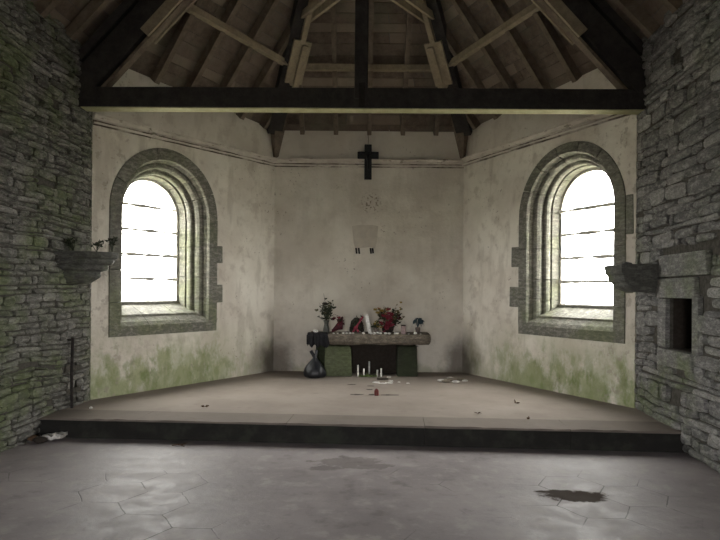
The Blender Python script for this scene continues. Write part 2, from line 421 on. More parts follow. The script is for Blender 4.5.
# ---- rubble walls
def rubble(name, mat, fr, length, height, sl, sh, seed, keep=lambda s, z, a, c: True, jitter=.012, top=None, slope=0., bulk=.6):
    rr = random.Random(seed)
    m = MB(); back = MB()
    z = 0; rows = []
    while z < height:
        h = sh*rr.choice((.6, .8, 1, 1, 1.2, 1.6)); rows.append((z, min(z+h, height+.1))); z += h
    def wav(s, z): return z + .05*noise.noise(V((s*1.1+seed, z*1.5, seed)))+.025*noise.noise(V((s*4, z*3, seed+5)))+slope*s*math.sin(z*1.3)
    for (z0, z1) in rows:
        s = -rr.random()*sl
        while s < length:
            l = sl*rr.uniform(.35, 1.9)*(1 if z1-z0 > sh*.8 else 1.2)
            s0, s1 = max(s, 0), min(s+l, length); s += l
            if s1-s0 < .03: continue
            sc, zc = (s0+s1)/2, (z0+z1)/2
            if not keep(sc, zc, (s1-s0)/2, (z1-z0)/2): continue
            if rr.random() < .03: continue
            g = rr.uniform(.002, .007)
            proud = rr.uniform(.0, .035); tint = rr.random()
            c4 = []
            sk = rr.uniform(-.02, .02)
            for (ss, zz) in ((s0+g, z0), (s1-g, z0), (s1-g+sk, z1), (s0+g+sk, z1)):
                ss2 = min(max(ss+rr.uniform(-jitter, jitter), 0), length)
                zz2 = max(wav(ss2, zz)+(g if zz == z0 else -g)+rr.uniform(-jitter, jitter)*.6, 0)
                c4.append((ss2, zz2))
            nx = 4; nz = 3
            vs = []
            tilt = rr.uniform(-.012, .012)
            for j in range(nz+1):
                for i in range(nx+1):
                    u, w = i/nx, j/nz
                    p = [(c4[0][k]*(1-u)+c4[1][k]*u)*(1-w)+(c4[3][k]*(1-u)+c4[2][k]*u)*w for k in (0, 1)]
                    edge = (i in (0, nx)) or (j in (0, nz))
                    corner = (i in (0, nx)) and (j in (0, nz))
                    if corner:
                        p[0] += (sc-p[0])*.10; p[1] += (zc-p[1])*.16
                    d = -proud+tilt*(u-.5)*2
                    if edge: d += rr.uniform(.006, .016)
                    else: d -= rr.uniform(0, .008)
                    vs.append(fr(p[0], p[1], d*min(1, max(.15, p[0]/.22)) if d < 0 else d))
            fs = [(j*(nx+1)+i, j*(nx+1)+i+1, (j+1)*(nx+1)+i+1, (j+1)*(nx+1)+i) for j in range(nz) for i in range(nx)]
            # skirt to the mortar bed
            ring = [i for i in range(nx+1)]+[j*(nx+1)+nx for j in range(1, nz+1)]+[nz*(nx+1)+i for i in range(nx-1, -1, -1)]+[j*(nx+1) for j in range(nz-1, 0, -1)]
            nb = len(vs)
            for q in ring:
                j, i = divmod(q, nx+1)
                u, w = i/nx, j/nz
                p = [(c4[0][k]*(1-u)+c4[1][k]*u)*(1-w)+(c4[3][k]*(1-u)+c4[2][k]*u)*w for k in (0, 1)]
                vs.append(fr(p[0], p[1], .045))
            for q in range(len(ring)):
                q2 = (q+1) % len(ring); fs.append((ring[q], nb+q, nb+q2, ring[q2]))
            m.add(vs, fs, tint)
    return m

def wall(name, fr, L, H, holes, thick, mat, rub=None, clip=None):
    b = MB(); b.plate([(0, -.3), (L, -.3), (L, H), (0, H)], holes, fr, .03, thick)
    return b

PL, PR = V((nl(YW), YW, 0)), V((nr(YW), YW, 0))
frL = frame(L0, PL); LL = (PL-L0).length
frR = frame(R0, PR); LR = (PR-R0).length
def bed(s_, z_): return True
# left nave wall
stones = rubble('wall_left', 'rubble_l', frL, 7.0, EV+.3, .19, .058, 3, keep=lambda s, z, a, c: True)
far = rubble('x', '', lambda s, z, d: frL(s+7.0, z, d), LL-7.0, EV+.2, .42, .16, 13)
stones.v, stones.f, stones.t = stones.v+far.v, stones.f+[tuple(i+len(stones.v) for i in f) for f in far.f], stones.t+far.t
wl = struct(stones.build('wall_left', 'rubble_l'))
b = MB(); b.plate([(-.0, -.3), (LL+.6, -.3), (LL+.6, EV+.2), (-.0, EV+.2)], [], frL, .018, .75)
b.build('mortar_bed', 'mortar', wl)
# right nave wall with a niche
def s_of(px, py):       # distance from the corner along the right wall for a pixel column
    mx = (px-CX)/F
    lo, hi = 0, 6
    for _ in range(40):
        m_ = (lo+hi)/2; p = frR(m_, 0, 0)
        if p.x/p.y < mx: lo = m_
        else: hi = m_
    return lo
NS0, NS1 = s_of(668.5, 320), s_of(695, 320)
NZ0, NZ1 = .985, 1.50
FRM = [(NS0-.20, NZ0, NS0, NZ1), (NS1, NZ0-.02, NS1+.13, NZ1+.03), (NS0-.22, NZ1, NS1+.06, NZ1+.21), (NS0-.20, NZ0-.19, NS1+.02, NZ0), (NS0-.16, NZ1+.215, NS1+.3, NZ1+.45)]
def keepR(s, z, a, c):
    for (x0, z0, x1, z1) in FRM+[(NS0, NZ0, NS1, NZ1)]:
        if s+a*.3 > x0 and s-a*.3 < x1 and z+c*.3 > z0 and z-c*.3 < z1: return False
    return True
stones = rubble('wall_right', 'rubble_r', frR, 7.0, EV+.3, .28, .10, 8, keep=keepR, jitter=.02)
far = rubble('x', '', lambda s, z, d: frR(s+7.0, z, d), LR-7.0, EV+.2, .42, .16, 23)
stones.v, stones.f, stones.t = stones.v+far.v, stones.f+[tuple(i+len(stones.v) for i in f) for f in far.f], stones.t+far.t
wr = struct(stones.build('wall_right', 'rubble_r'))
b = MB(); b.plate([(-.0, -.3), (LR+.6, -.3), (LR+.6, EV+.2), (0, EV+.2)], [[(NS0, NZ0), (NS1, NZ0), (NS1, NZ1), (NS0, NZ1)]], frR, .018, .75)
b.plate([(NS0-.02, NZ0-.02), (NS1+.02, NZ0-.02), (NS1+.02, NZ1+.02), (NS0-.02, NZ1+.02)], [], frR, .36, .40)
b.build('mortar_bed', 'mortar', wr)
b = MB()
for i, (x0, z0, x1, z1) in enumerate(FRM):
    g_ = .006
    b.plate([(x0+g_, z0+g_), (x1-g_, z0+g_+(.01 if i % 2 else 0)), (x1-g_-.01*i % 3, z1-g_), (x0+g_, z1-g_)], [], frR, -.028-.003*i, .07 if i < 4 else .1, [.75, .7, .8, .6, .55][i])
t1_ = struct(b.build('trim_1', 'rubble_r', bevel=.012))
b = MB(); e_ = .012
b.plate([(NS0-e_, NZ0-e_), (NS1+e_, NZ0-e_), (NS1+e_, NZ1+e_), (NS0-e_, NZ1+e_)], [[(NS0+.002, NZ0+.002), (NS1-.002, NZ0+.002), (NS1-.002, NZ1-.002), (NS0+.002, NZ1-.002)]], frR, .05, .35)
b.plate([(NS0-.02, NZ0-.02), (NS1+.02, NZ0-.02), (NS1+.02, NZ1+.02), (NS0-.02, NZ1+.02)], [], frR, .34, .35)
b.build('niche_recess', 'near_black', t1_)  # near-black lining on the sides and back of the niche
wr_niche = None

# west gable with the open doorway
frW = frame(PL, PR); LW = (PR-PL).length
b = MB()
dc = LW/2; DW, DH = .68, 2.38
door = [(dc-DW, .0), (dc+DW, .0)]+[(dc+DW*math.cos(a), 1.7+DW*math.sin(a)) for a in [math.pi*k/12 for k in range(13)]]
b.plate([(-.6, -.3), (LW+.6, -.3), (LW+.6, EV-.5), (LW, EV+.1), (dc, 7.9), (0, EV+.1), (-.6, EV-.5)], [door], frW, .0, .7)
struct(b.build('wall_back', 'rubble_r'))

# ---- plastered apse walls
HW, SPR, SILLZ = .89, 2.65, .945
WC = {'l': (1.128, .89, .53, 2.585, 0.), 'r': (1.062, .925, .555, 2.62, .07)}   # centre, outer and glazed half width, springing, stilt of the inner arch
frC1 = frame(L0, B1); LC1 = (B1-L0).length
frC2 = frame(R0, B2); LC2 = (B2-R0).length
frB = frame(B1, B2); LB = (B2-B1).length
def arch(c, w, z0, n=24, spr=SPR):
    return [(c-w, z0), (c+w, z0)]+[(c+w*math.cos(math.pi*k/n), spr+w*math.sin(math.pi*k/n)) for k in range(n+1)]
def apse_wall(name, fr, L, mat, hole, seed):
    """front skin is a fine uneven sheet, core a thick plate"""
    b = MB()
    b.plate([(-.0, -.3), (L, -.3), (L, EV+.02), (0, EV+(.21 if hole else .02))], [hole] if hole else [], fr, 0, .56)
    return struct(b.build(name, mat))
h1 = arch(WC['l'][0], WC['l'][1], SILLZ, spr=WC['l'][3]); h2 = arch(WC['r'][0], WC['r'][1], SILLZ, spr=WC['r'][3])
w1 = apse_wall('wall_north', frC1, LC1, 'plaster', h1, 1)
w2 = apse_wall('wall_south', frC2, LC2, 'plaster', h2, 2)
w3 = apse_wall('wall_east', frB, LB, 'plaster_back', None, 3)

# corner fillers outside, so no light leaks behind the corners
b = MB()
for P, dx, dy in ((B1, -.35, .35), (B2, .35, .35)):
    b.box((P.x+dx, P.y+dy, 2.0), (.75, .62, 4.4), Matrix.Rotation(math.radians(25 if dx < 0 else -25), 3, 'Z'))
for P, sx in ((L0, -1), (R0, 1)):
    b.box((P.x+sx*.47, P.y+.16, 2.0), (.80, .66, 4.4))
struct(b.build('corner_light_block', 'mortar'))

# ledge (string course) on the three apse walls
def ledge(name, fr, L, z0, z1):
    b = MB(); n = int(L/.09); vs = []
    prof = [(.02, -.135), (-.004, -.135), (-.035, -.122), (-.038, -.10), (-.006, -.088), (-.008, -.072), (-.04, -.058), (-.045, -.022), (-.06, -.012), (-.058, 0), (.0, .008), (.02, .008)]
    for i in range(n+1):
        s = L*i/n; z = z0+(z1-z0)*i/n
        for k, (d, h) in enumerate(prof):
            q = noise.noise(V((s*5, k*.7, z0*9)))
            q2 = noise.noise(V((s*17, k, z0*3)))
            if 0 < k < len(prof)-1: vs.append(fr(s, z+h+.008*q+.004*q2, d+.008*q2))
            else: vs.append(fr(s, z+h, d))
    m = len(prof); fs = []
    for i in range(n):
        for k in range(m): fs.append((i*m+k, i*m+(k+1) % m, (i+1)*m+(k+1) % m, (i+1)*m+k))
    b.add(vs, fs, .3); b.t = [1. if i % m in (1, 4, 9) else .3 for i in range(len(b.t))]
    b.add([vs[k] for k in range(m)]+[vs[n*m+k] for k in range(m)], [tuple(range(m)), tuple(m+k for k in range(m-1, -1, -1))], .3); return struct(b.build(name, 'ledge'))
def ledge_mat():
    n = N('ledge_plaster', .9, .15)
    big = n.noise(2.2, detail=8); f = n.noise(16, off=4, detail=8)
    c = n.mix(n.ramp(big, .35, .65), (.50, .45, .39), (.66, .61, .54))
    c = n.mix(n.ramp(n.noise(7, stretch=(1, 1, 2.5), off=4, detail=8), .58, .68, 0, .7), c, (.16, .125, .095))
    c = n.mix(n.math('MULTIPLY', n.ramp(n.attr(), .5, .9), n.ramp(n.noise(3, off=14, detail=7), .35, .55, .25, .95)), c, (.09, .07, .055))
    n.col(c); n.bump(f, .7, .02); return n.m
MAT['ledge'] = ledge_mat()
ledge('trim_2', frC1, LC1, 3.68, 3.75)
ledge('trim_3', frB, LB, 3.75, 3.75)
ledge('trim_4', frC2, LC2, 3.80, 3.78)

# ---- windows
GD = .42          # depth of the glazing behind the wall face
GW = .53          # half width of the glazing
PROF = [(HW, .5), (HW, -.012), (HW-.155, -.012), (HW-.165, .01), (HW-.163, .035), (HW-.185, .06), (HW-.19, .09), (HW-.215, .085),
        (HW-.250, .10), (HW-.270, .135), (HW-.268, .17), (HW-.262, .19), (HW-.285, .20), (HW-.30, .195), (HW-.325, .21), (HW-.335, .24), (HW-.33, .27), (HW-.322, .29),
        (HW-.345, .30), (GW, .40), (GW, .5)]
def window(name, fr, side):
    c, HW2, GW2, SPR2, STILT = WC[side]
    PR2 = [(GW2+(w-GW)*(HW2-GW2)/(HW-GW), d) for w, d in PROF]
    def arch2(w, z0): return arch(c, w, z0, spr=SPR2+STILT)
    r2 = random.Random(len(name)+ord(side))
    b = MB()
    # path stations: (kind, value); jamb pieces then voussoirs
    zb = 1.06
    def ring(kind, v, grow):
        out = []
        for w, d in PR2:
            dz = STILT*(HW2-w)/(HW2-GW2)
            if kind == 'L': out.append(fr(c-w, v+(dz if v > SPR2-.01 else 0), d-grow))
            elif kind == 'R': out.append(fr(c+w, v+(dz if v > SPR2-.01 else 0), d-grow))
            else: out.append(fr(c+w*math.cos(v), SPR2+dz+w*math.sin(v), d-grow))
        return out
    def piece(kind, a, bb, nn, tint):
        g_ = r2.uniform(0, .006); vs = []; m = len(PROF)
        for i in range(nn+1): vs += ring(kind, a+(bb-a)*i/nn, g_)
        fs = [tuple(range(m)), tuple(nn*m+k for k in range(m-1, -1, -1))]
        for i in range(nn):
            for k in range(m): fs.append((i*m+k, i*m+(k+1) % m, (i+1)*m+(k+1) % m, (i+1)*m+k))
        b.add(vs, fs, tint)
    for kind in 'LR':
        zs = [zb, 1.38, 1.80, 2.12, SPR2+.003]
        if kind == 'R': zs = [zb, 1.44, 1.74, 2.18, SPR2+.003]
        for i in range(4): piece(kind, zs[i]+.004, zs[i+1]-(.004 if i < 3 else .003), 1, r2.uniform(.2, .8))
    nv = 7; e = .007
    for i in range(nv): piece('A', math.pi*i/nv+e, math.pi*(i+1)/nv-e, 6, r2.uniform(.2, .85))
    o = struct(b.build(name, 'dressed'))
    me = o.data
    # shadow-side packing behind the joints
    b = MB()
    for i in range(nv-1):
        a = math.pi*(i+1)/nv
    # bottom sill, two sloping courses
    b = MB()
    prof = [(SILLZ, .5), (SILLZ, -.012), (1.075, -.012), (1.125, .03), (1.19, .12), (1.215, .125), (1.34, GD-.03), (1.37, GD-.03), (1.37, .5)]
    cutl = [c-HW2, c-.30, c+.22, c+HW2]
    for i in range(3):
        a, bb = cutl[i]+.003, cutl[i+1]-.003; vs = []
        for s in (a, bb):
            for z, d in prof:
                vs.append(fr(s, z, d))
        m = len(prof)
        b.add(vs, [tuple(range(m)), tuple(m+k for k in range(m-1, -1, -1))]+[(k, (k+1) % m, m+(k+1) % m, m+k) for k in range(m)], r2.uniform(.2, .6))
    b.build('window_sill', 'dressed', o)
    # jamb feet standing on the slope: masonry beside the opening
    # quoins bonded into the plaster, on the altar side; smaller ones at the near side
    q = MB()
    if side == 'l':
        blocks = [(c+HW2-.002, 1.95, .115, .26), (c+HW2-.002, 1.36, .12, .27)]
    else:
        blocks = [(c+HW2-.002, 1.92, .165, .30), (c+HW2-.002, 1.33, .20, .30)]
    blk = []
    for s, z, w, h in blocks: q.plate([(s, z), (s+w, z+.004), (s+w-.004, z+h), (s, z+h-.004)], [], fr, -.012, .2, r2.uniform(.2, .7))
    if side == 'r':
        q.plate([(c-HW2-.11, 1.55), (c-HW2, 1.55), (c-HW2, 1.85), (c-HW2-.11, 1.85)], [], fr, -.008, .2, .6)
        q.plate([(c-HW2-.11, 2.25), (c-HW2, 2.25), (c-HW2, 2.72), (c-HW2-.10, 2.72)], [], fr, -.008, .2, .5)
    q.build('quoin', 'dressed', o, bevel=.008)
    # inner frame of the glazing
    b = MB(); n = 24
    outer = arch2(GW2+.01, 1.36); inner = arch2(GW2-.035, 1.39)
    b.plate(outer, [inner], fr, GD, GD+.05, .9)
    b.build('window_frame', 'lead', o)
    b = MB(); b.plate(arch2(GW2-.03, 1.385), [], fr, GD+.022, GD+.028); b.build('window_pane', 'glass', o)
    for k, z in enumerate((2.71, 2.37, 2.03, 1.70)):
        b = MB(); b.bar(fr(c-GW2+.03, z, GD-.02), fr(c+GW2-.03, z+r2.uniform(-.008, .008), GD-.02), .036, .036, seg=10, jit=.5)
        b.build('glazing_bar', 'lead', o)
    # masonry core behind the mouldings, closes the wall around the glazing
    b = MB(); b.plate(arch2(HW2+.06, SILLZ-.06), [arch2(GW2-.001, 1.369)], fr, GD+.06, .54); b.build('outer_reveal', 'dressed', o)
    # portal for the daylight that enters here
    ld = bpy.data.lights.new('window_daylight', 'AREA'); ld.shape = 'RECTANGLE'; ld.size = 2*GW2+.06; ld.size_y = 1.9
    ld.cycles.is_portal = True
    lo = link(bpy.data.objects.new('window_daylight', ld))
    p = fr(c, 2.28, .60); nrm = (fr(c, 2.28, 0)-p).normalized()
    lo.location = p; lo.rotation_euler = nrm.to_track_quat('-Z', 'Y').to_euler()
    return o
window('window_1', frC1, 'l')
window('window_2', frC2, 'r')
ld = bpy.data.lights.new('door_daylight', 'AREA'); ld.shape = 'RECTANGLE'; ld.size = 1.95; ld.size_y = 2.7; ld.cycles.is_portal = True
lo = link(bpy.data.objects.new('door_daylight', ld)); p = frW(dc, 1.34, .6)
lo.location = p; lo.rotation_euler = (frW(dc, 1.34, 0)-p).normalized().to_track_quat('-Z', 'Y').to_euler()

# ------------------------------------------------------------------ roof
def lift(P, z=EV+.19): return V((P.x, P.y, z))
E0, EB1, EB2, ER = lift(L0), lift(B1, EV), lift(B2, EV), lift(R0)
EPL, EPR = lift(PL), lift(PR)
planes = {'left_slope': (E0, EB1, AP, AP), 'altar_slope': (EB1, EB2, AP, AP), 'right_slope': (EB2, ER, AP, AP), 'nave_left': (EPL, E0, AP, A2), 'nave_right': (ER, EPR, A2, AP)}
def basis(P, Q, T):
    u = (Q-P).normalized(); w = T-P; v = (w-u*w.dot(u)).normalized(); n = u.cross(v).normalized()
    if n.z < 0: n = -n
    return u, v, n
boards = MB(); slab = MB()
for key, (P, Q, T1, T0) in planes.items():
    u, v, n = basis(P, Q, T1); L = (Q-P).length
    q1 = (T1-P).dot(u); q0 = (T0-P).dot(u); va = (T1-P).dot(v)
    lo_ = lambda t: q0*t/va
    hi_ = lambda t: L-(L-q1)*t/va
    t = -.02
    while t < va:
        w = R.uniform(.13, .19); t1 = min(t+w, va)
        a0, a1, c0, c1 = lo_(t), lo_(t1), hi_(t), hi_(t1)
        x = 0; bps = [0]
        span = max(c0-a0, .01)
        while x < 1: x += R.uniform(.8, 2.2)/span; bps.append(min(x, 1))
        for i in range(len(bps)-1):
            f0, f1 = bps[i], bps[i+1]; g_ = .003; dn = R.uniform(0, .006)
            pts = [(a0+(c0-a0)*f0+g_, t+g_), (a0+(c0-a0)*f1-g_, t+g_), (a1+(c1-a1)*f1-g_, t1-g_), (a1+(c1-a1)*f0+g_, t1-g_)]
            lo3 = [P+u*x_+v*y_-n*dn for x_, y_ in pts]; hi3 = [q+n*.03 for q in lo3]
            boards.add(lo3+hi3, [(0, 1, 2, 3), (7, 6, 5, 4), (0, 4, 5, 1), (1, 5, 6, 2), (2, 6, 7, 3), (3, 7, 4, 0)], R.random())
        t = t1
    ov = .34
    o0, o1 = P-v*ov-u*.3, Q-v*ov+u*.3
    top = [o0, o1, T1+v*.05]+([T0+v*.05] if T0 is not T1 else [])
    lo3 = [q+n*.035 for q in top]; hi3 = [q+n*.10 for q in top]; k = len(top)
    slab.add(lo3+hi3, [tuple(range(k)), tuple(range(2*k-1, k-1, -1))]+[(i, (i+1) % k, k+(i+1) % k, k+i) for i in range(k)])
cl = struct(boards.build('ceiling', 'boards'))
slab.build('slate_covering', 'slate', cl)

def rafter_run(parent, key, ss, w=.072, h=.13, mat='rafter'):
    P, Q, T1, T0 = planes[key]
    u, v, n = basis(P, Q, T1); L = (Q-P).length
    q1 = (T1-P).dot(u); q0 = (T0-P).dot(u); va = (T1-P).dot(v)
    for s in ss:
        if q0 <= s <= q1: m = va
        elif s < q0: m = va*s/q0
        else: m = va*(L-s)/(L-q1)
        if T0 is T1: m = va*s/q1 if s < q1 else va*(L-s)/(L-q1)
        if m < .25: continue
        b = MB(); b.bar(P+u*s-v*.01, P+u*s+v*(m-.06), w, h, up=n, off=(0, -h/2-.008), seg=4, jit=.04)
        b.build('rafter', mat, parent)
apse = thing('apse_roof_frame', 'brown timber frame of hip rafters, purlins and rafters over the altar end', 'roof timbers', (0, 9.0, EV))
rafter_run(apse, 'altar_slope', [-.976+1.44, -.42+1.44, .134+1.44, .69+1.44, 1.24+1.44])
rafter_run(apse, 'left_slope', [.34, .86, 1.38, 1.90, 2.43, 2.95])
rafter_run(apse, 'right_slope', [LC2-x for x in (.34, .86, 1.38, 1.90, 2.43, 2.95)])
# hips
def hipdata(C):
    d = (AP-C); return C, d
for C, sgn in ((EB1, -1), (EB2, 1)):
    d = AP-C; dn = d.normalized(); side = dn.cross(V((0, 0, 1))).normalized(); up = side.cross(dn)
    b = MB(); b.bar(C+dn*.05, AP-dn*.25, .24, .22, off=(-sgn*.07, -.13), seg=6, jit=.03)
    b.build('hip_rafter', 'dark_wood', apse)
    b = MB(); b.bar(C+dn*.95, C+d*.47, .075, .09, off=(0, -.275), seg=4, jit=.05); b.build('hip_strut', 'pale_wood', apse)
    b = MB(); b.bar(C+d*.20, C+d*.335, .27, .04, off=(0, -.30), jit=.02); b.build('cleat', 'pale_wood', apse)
    b = MB(); b.bar(C+d*.185, C+d*.325, .09, .04, off=(sgn*.04, -.345), jit=.02); b.build('cleat', 'pale_wood', apse)
    # tapered foot at the corner
    b = MB(); inw = V((-d.x, -d.y, 0)).normalized()*-1
    inw = V((d.x, d.y, 0)).normalized(); sd = V((inw.y, -inw.x, 0))
    base = V((C.x, C.y, 0))
    def ringf(z, w, dep): return [base+inw*.012+sd*(-w)+V((0, 0, z))-inw*0, base+inw*.012+sd*w+V((0, 0, z)), base+inw*(.012+dep)+sd*w*.8+V((0, 0, z)), base+inw*(.012+dep)-sd*w*.8+V((0, 0, z))]
    rs = [ringf(3.77, .035, .10), ringf(4.05, .085, .20), ringf(4.36, .13, .33), ringf(4.62, .10, .40)]
    vs = [q for r_ in rs for q in r_]; fs = [(3, 2, 1, 0), (12, 13, 14, 15)]
    for i in range(3):
        for k in range(4): fs.append((i*4+k, i*4+(k+1) % 4, i*4+4+(k+1) % 4, i*4+4+k))
    b.add(vs, fs); b.build('hip_foot', 'rafter', apse)
    # pair of struts from the hip to the king post
    hp = C+d*.43+V((0, 0, -.24)); kp = V((.02+sgn*.09, 7.10, 5.27))
    for o_ in (-.075, .075):
        b = MB(); b.bar(hp-(kp-hp).normalized()*.16, kp, .04, .10, off=(o_, 0), jit=.02); b.build('tie_strut', 'pale_wood', apse)
# purlins
tp = .266
def hipat(C, t=tp, dz=-.20): return C+(AP-C)*t+V((0, 0, dz))
ring = [hipat(E0), hipat(EB1), hipat(EB2), hipat(ER)]
for a, c in ((0, 1), (1, 2), (2, 3)):
    A_, C_ = ring[a], ring[c]; d = (C_-A_).normalized()
    b = MB(); b.bar(A_+d*(.12 if a == 1 else .05), C_-d*(.12 if a == 1 else .05), .09, .085, seg=6, jit=.03); b.build('purlin', 'pale_wood', apse)

nave = thing('nave_roof_frame', 'dark rafters sloping over the near nave on both sides of the truss', 'roof timbers', (-.3, 2, EV))
LNL = (E0-EPL).length; LNR = (EPR-ER).length
rafter_run(nave, 'nave_left', [LNL-.62-.56*k for k in range(17)], .085, .12)
rafter_run(nave, 'nave_right', [.58+.56*k for k in range(17)], .085, .12)
b = MB(); b.bar(A2+V((0, .1, -.18)), AP+V((0, -.15, -.18)), .05, .2); b.build('ridge_board', 'rafter', nave)

truss = thing('roof_truss', 'dark timber truss with long tie beam spanning the chapel and central king post', 'roof truss', (0, 7, 3.69))
TL, TR = V((-3.36, 7.05, 3.785)), V((3.36, 6.90, 3.755))
b = MB(); b.bar(TL, TR, .17, .235, seg=14, jit=.02); b.build('tie_beam', 'dark_wood', truss, bevel=.012)
b = MB(); b.bar(TL+V((.1, .0, -.1225)), TR+V((-.1, .0, -.1225)), .165, .01, seg=2); b.build('lit_underside_strip', 'lit_soffit', truss)  # pale strip added to paint the lit underside of the tie beam
KP = V((-.005, 6.975, 0))
b = MB(); b.bar(KP+V((0, -.02, 3.76)), KP+V((0, -.02, 7.45)), .155, .16, up=(0, 1, 0)); b.build('king_post', 'dark_wood', truss, bevel=.01)
b = MB(); b.box(KP+V((0.01, -.10, 3.80)), (.07, .012, .27)); b.box(KP+V((0.01, 0, 3.662)), (.07, .21, .014)); b.build('iron_strap', 'iron', truss)
for sx, TE in ((-1, TL), (1, TR)):
    foot = V((TE.x-sx*.09, TE.y, 3.88)); head = V((sx*.02, 6.975, 7.42))
    if sx == 1: foot = V((TE.x-.09, TE.y, 3.86))
    d = (head-foot).normalized()
    b = MB(); b.bar(foot-d*.10+V((0, 0, .05)), head-d*.12, .17, .30, seg=8, jit=.02); b.build('principal_rafter', 'dark_wood', truss, bevel=.012)
    b = MB(); b.bar(foot+V((-sx*.0, 0, .10))+d*.05, foot+d*2.4+V((0, 0, .10)), .16, .10, off=(0, .20)); b.build('backing_rafter', 'dark_wood', truss)
    # cleats that clasp the purlin
    for o_ in (-.11, .11):
        b = MB(); b.bar(foot+d*.98, foot+d*1.75, .04, .12, off=(o_, -.135), jit=.02); b.build('cleat', 'pale_wood', truss)
    b = MB(); b.bar(foot+d*.15, foot+d*2.6, .12, .035, off=(0, -.172)); b.build('lit_rafter_edge', 'rafter', truss)  # lighter strip painting the window-lit underside of the principal

# ------------------------------------------------------------------ fittings on the walls
# black crucifix
cp = at(368, 162, y=10.0)
t = thing('wall_crucifix', 'black wooden cross with a small dark figure, hung over the ledge above the altar', 'cross', (cp.x, 9.955, 3.44))
b = MB(); b.bar((cp.x, 9.955, 3.40), (cp.x, 9.955, 3.98), .12, .05, up=(0, 1, 0)); b.build('upright', 'blackwood', t, bevel=.008)
b = MB(); b.bar((cp.x-.175, 9.95, 3.80), (cp.x+.175, 9.95, 3.80), .05, .115, up=(0, 0, 1)); b.build('crossbar', 'blackwood', t, bevel=.008)
b = MB()
b.tube([(cp.x, 9.92, 3.56), (cp.x+.01, 9.905, 3.66), (cp.x, 9.905, 3.74), (cp.x, 9.905, 3.80)], [.014, .022, .03, .024], 8)
b.blob((cp.x+.008, 9.9, 3.835), (.022, .022, .028), 1, .03)
for q in (-1, 1): b.tube([(cp.x, 9.91, 3.79), (cp.x+q*.07, 9.91, 3.815), (cp.x+q*.135, 9.915, 3.845)], [.014, .011, .008], 6)
b.build('figure', 'blackwood', t, smooth=True)
b = MB()
b.tube([(cp.x, 9.99, 4.0), (cp.x+.004, 10.0, 4.08), (cp.x, 10.025, 4.15)], .004, 5); b.build('hanging_cord', 'iron', t)

# remains of a plaster console on the altar wall
c0 = at(352, 226, y=10.03); c1 = at(378, 250, y=10.03)
b = MB()
x0, x1, zt, zb_ = c0.x, c1.x, c0.z, c1.z
b.plate([(x0, zt), (x0+.03, zb_+.12), (x0+.06, zb_+.0), (x0+.12, zb_+.03), (x1-.1, zb_+.05), (x1-.05, zb_+.02), (x1-.02, zb_+.14), (x1, zt), (x1-.1, zt+.02), (x0+.1, zt+.015)], [], lambda x, z, d: V((x, d, z)), 10.028, 10.045)
o = b.build('console_scar', 'pale_plaster')
tag(o, 'pale tapered plaster scar with dark fixing holes on the altar wall below the cross', 'plaster patch')
for dx in (.07, .115, .31, .345):
    b = MB(); b.bar((x0+dx, 10.025, zb_+.03), (x0+dx+.012, 10.018, zb_-.07+.02*R.random()), .022, .02); b.build('fixing_stub', 'iron', o)

# iron rod against the left wall
def left_s(px):
    lo, hi = 0, 6; mx = (px-CX)/F
    for _ in range(40):
        m_ = (lo+hi)/2; p = frL(m_, 0, 0)
        if p.x/p.y > mx: lo = m_
        else: hi = m_
    return lo
sr = left_s(68.5)
b = MB(); pa, pb = frL(sr, CH, -.05), frL(sr, 1.0, -.055)
b.tube([pa, frL(sr+.01, .6, -.05), pb], .017, 8); b.tube([frL(sr, .97, -.05), frL(sr, .97, .04)], .012, 6)
tag(b.build('iron_rod', 'iron', origin=pa), 'dark rusty iron rod standing against the left stone wall on the platform', 'rod')

# stone corbels
sc = left_s(71)
c = frL(sc, 0, 0); c.z = 0
t = thing('stone_bracket', 'half-round moulded stone bracket with dead plants on top, on the left wall', 'stone bracket', (c.x, c.y, 1.62))
b = MB()
prof = [(.16, 1.60), (.24, 1.615), (.33, 1.68), (.34, 1.70), (.335, 1.745), (.40, 1.765), (.415, 1.79), (.415, 1.82), (.455, 1.835), (.47, 1.86), (.47, 1.885), (.505, 1.90), (.515, 1.93), (.515, 1.965), (.40, 1.97)]
b.lathe((c.x-.05, c.y, 0), prof, 10, 1.13, .60, -math.pi/2, math.pi/2)
b.build('corbel', 'corbel', t, bevel=.006)
for i, (dx, dy, hh) in enumerate(((.08, -.12, .12), (.30, -.02, .09), (.44, .06, .15))):
    p = V((c.x+dx, c.y+dy, 1.974))
    b = MB()
    for k in range(7):
        e = p+V((R.uniform(-.05, .05), R.uniform(-.04, .04), hh*R.uniform(.6, 1)))
        b.tube([p+V((0, 0, -.0)), (p+e)/2+V((R.uniform(-.01, .01), 0, 0)), e], .0035, 4)
        for q in range(5): b.leaf(e+V((R.uniform(-.02, .02),)*3), (R.uniform(-1, 1), R.uniform(-1, 1), R.uniform(-.2, 1)), R.uniform(.03, .055), .025)
    tag(b.build('plant_sprig', 'leaf', origin=p), ('low dark sprig nearest the wall on the left stone bracket', 'short middle sprig on the left stone bracket', 'tallest dark leafy sprig near the outer rim of the left stone bracket')[i], 'plant')
sc = s_of(651, 270)
c = frR(sc, 0, 0)
t = thing('stone_bracket', 'square dark moulded stone bracket jutting from the right stone wall beside the window', 'stone bracket', (c.x, c.y, 1.56))
b = MB()
lev = [(1.50, .26, .24), (1.535, .38, .25), (1.56, .42, .26), (1.60, .44, .265), (1.62, .49, .275), (1.685, .50, .28), (1.70, .53, .29), (1.79, .54, .295), (1.80, .52, .285)]
lev = [(z+.06, d_*.82, h_*.88) for z, d_, h_ in lev]
vs = []; fs = []
rx = (frR(1, 0, 0)-frR(0, 0, 0)).normalized(); nx = (frR(0, 0, -1)-frR(0, 0, 0)).normalized()
